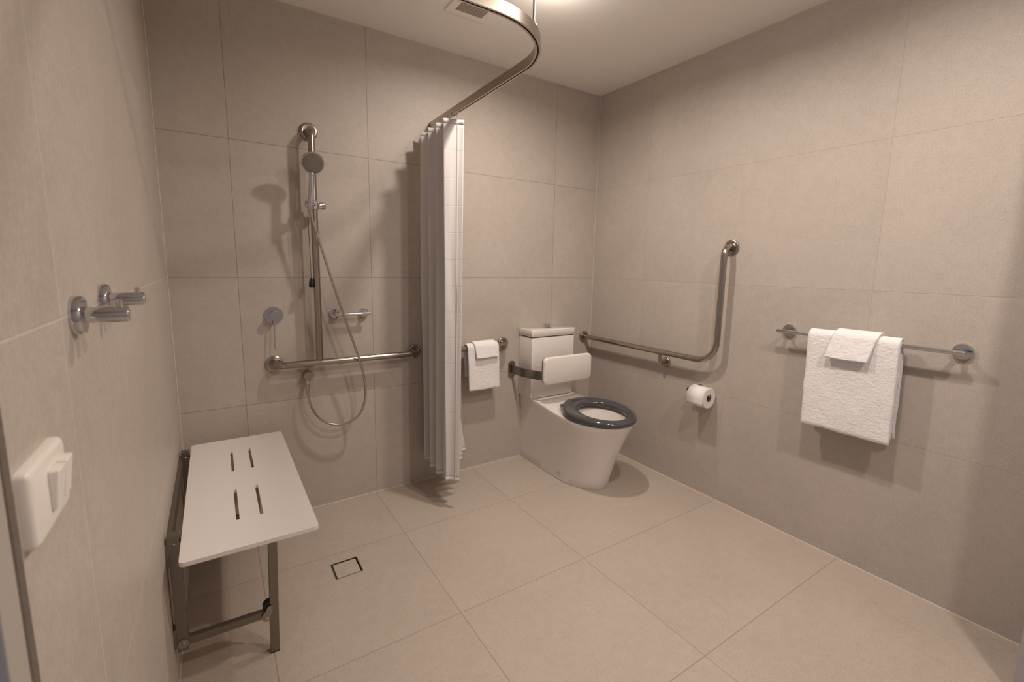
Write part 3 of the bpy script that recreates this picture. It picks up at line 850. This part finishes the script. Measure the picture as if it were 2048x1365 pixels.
bm = bmesh.new(); box(bm, RODP[0]-.011, RODP[0]+.009, RODP[1]-.007, RODP[1]+.011, T1, T1+.005)
box(bm, RODP[0]-.012, RODP[0]-.008, RODP[1]+.004, RODP[1]+.012, T1-.012, T1+.012)
lathe(bm, (RODP[0], RODP[1], T1), (0, 0, 1), [(0, .0065), (.016, .0055), (.018, .004)], 20)
link_bm('rod_clip', bm, M_clear, t, True, 0.001)

# ------------------------------------------------------------------ shower curtain
t = thing('shower_curtain', 'white fabric shower curtain gathered at the wall end of the curved track', 'shower curtain', (-1.26, -0.22, 0.155))
CT, CB = 1.962, 0.155
NF = 6; NU = 30*NF; NV = 46
def curt(u, v):
    """u along cloth 0..1 (wall to near end), v 0 top .. 1 bottom"""
    z = CT+(CB-CT)*v
    y = -0.055-(0.290+0.020*v)*u
    xl = -1.312-0.016*v
    odd = 0.5-0.5*math.cos(PI*u*NF)
    xl += odd*(0.030-0.006*v)
    xr = -1.250-0.014*v+max(0, (1-u))*0.245*v**1.5
    ph = u*NF*2*PI
    s = math.sin(ph-PI/2+0.35*math.sin(v*3+u*9))
    s = math.copysign(abs(s)**0.85, s)
    a = 0.5+0.5*s
    jit = 0.010*noise.noise(Vector((u*6, v*1.5, 2.0)))
    amp = 0.92+0.12*noise.noise(Vector((int(u*NF)*3.1, v*1.2, 5.0)))
    xm = (xl+xr)/2; x = xm+(xl+(xr-xl)*a-xm)*amp+jit
    y += 0.010*math.cos(ph*1.0+v*2)*v+0.006*noise.noise(Vector((u*10, v*3, 9)))
    return Vector((x, y, z-0.006*abs(noise.noise(Vector((u*20, 1, 1))))*(1 if v < .01 else 0)))
bm = bmesh.new(); grid = []
for j in range(NV+1):
    grid.append([bm.verts.new(curt(i/NU*0.935, j/NV)) for i in range(NU+1)])
# near end: one flat panel facing the room, then a folded-back hem
def endpanel(w, v):
    z = CT+(CB-CT)*v
    xl = -1.325-0.003*v; xr = -1.216-0.046*v
    x = xl+(xr-xl)*w
    y = -0.326-0.040*v-0.044*w-0.005*math.sin(w*PI*2.0+v*2.2)-0.004*noise.noise(Vector((w*3, v*5, 3)))
    return Vector((x, y, z))
NP = 26
pan = []
for j in range(NV+1):
    v = j/NV; row = [grid[j][-1]]
    for i in range(1, NP+1):
        w = i/NP; tgt = endpanel(w, v); st = grid[j][-1].co
        k = min(1, w/0.12); row.append(bm.verts.new(st.lerp(tgt, k) if k < 1 else tgt))
    for i in range(1, 7):
        a = i/6; e = endpanel(1, v); row.append(bm.verts.new(e+Vector((-0.022*a+0.004*math.sin(a*PI), 0.006+0.010*a, 0))))
    pan.append(row)
for G in (grid, pan):
    for j in range(NV):
        for i in range(len(G[0])-1): bm.faces.new((G[j][i], G[j][i+1], G[j+1][i+1], G[j+1][i]))
o = link_bm('cloth', bm, M_curtain, t, True, angle=180)
s_ = o.modifiers.new('solid', 'SOLIDIFY'); s_.thickness = 0.0008
# hem stitched along bottom and top heading
for nm, v0, v1 in (('heading_tape', 0.0, 0.012), ('bottom_hem', 0.988, 1.0)):
    bm = bmesh.new(); rows = []
    for v in (v0, v1):
        rows.append([bm.verts.new(curt(i/NU*0.935, v)) for i in range(NU+1)]+[bm.verts.new(endpanel(i/NP, v)) for i in range(3, NP+1)])
    for i in range(len(rows[0])-1): bm.faces.new((rows[0][i], rows[0][i+1], rows[1][i+1], rows[1][i]))
    h = link_bm(nm, bm, M_curtain, t, True, angle=180)
    s_ = h.modifiers.new('solid', 'SOLIDIFY'); s_.thickness = 0.0022; s_.offset = 0
bm = bmesh.new(); rows = []
for j in range(NV+1):
    v = 0.012+0.976*j/NV; row = []
    for dw, dy in ((0.72, -0.0004), (0.725, -0.0022), (0.775, -0.0022), (0.78, -0.0004)):
        p = endpanel(dw+0.006*noise.noise(Vector((v*14, 1, 4))), v); row.append(bm.verts.new((p.x, p.y+dy-0.0008*abs(noise.noise(Vector((v*60, dw*9, 2)))), p.z)))
    rows.append(row)
for a, b in zip(rows, rows[1:]):
    for k in range(3): bm.faces.new((a[k], a[k+1], b[k+1], b[k]))
link_bm('side_hem', bm, M_curtain, t, True, angle=180)
for k in range(NF+1):
    u = min(0.935, (k+0.0)/NF*0.95); p = curt(u, 0); yy = p.y if k < NF else -0.358
    bm = bmesh.new()
    tube(bm, [(TKX, yy, T0+0.012), (TKX, yy, T0-0.006), (TKX+(p.x-TKX)*0.35, yy, CT+0.018), (p.x*0.6+TKX*0.4, yy, CT-0.004)], 0.0016, 8)
    lathe(bm, (TKX, yy, T0-0.001), (0, 0, -1), [(0, 0.006), (0.004, 0.006), (0.006, 0.003)], 12)
    link_bm('glider', bm, M_white, t)

# ------------------------------------------------------------------ ceiling vent
vx, vy = -1.2115, -0.470
t = thing('ceiling_vent', 'square ceiling vent with a dark mesh grille and pale frame above the shower', 'vent', (vx, vy, H))
bm = bmesh.new(); slab(bm, rrect(.208, .208, .004, 3), [rrect(.136, .136, .002, 2)[::-1]], H-.004, H-.0002, lambda x, y, z: (x+vx, y+vy, z))
link_bm('frame', bm, M_ceil, t, False, 0.001)
bm = bmesh.new(); box(bm, vx-.068, vx+.068, vy-.068, vy+.068, H-.0012, H-.0002)
link_bm('dark_backing', bm, plain('vent_dark', (70, 58, 50), .8), t, False)
bm = bmesh.new()
for k in range(13):
    q = -.066+.132*k/12
    box(bm, vx+q-.0026, vx+q+.0026, vy-.067, vy+.067, H-.0035, H-.0012); box(bm, vx-.067, vx+.067, vy+q-.0024, vy+q+.0024, H-.0040, H-.0015)
link_bm('grille', bm, plain('vent_mesh', (176, 160, 148), .6), t, False)
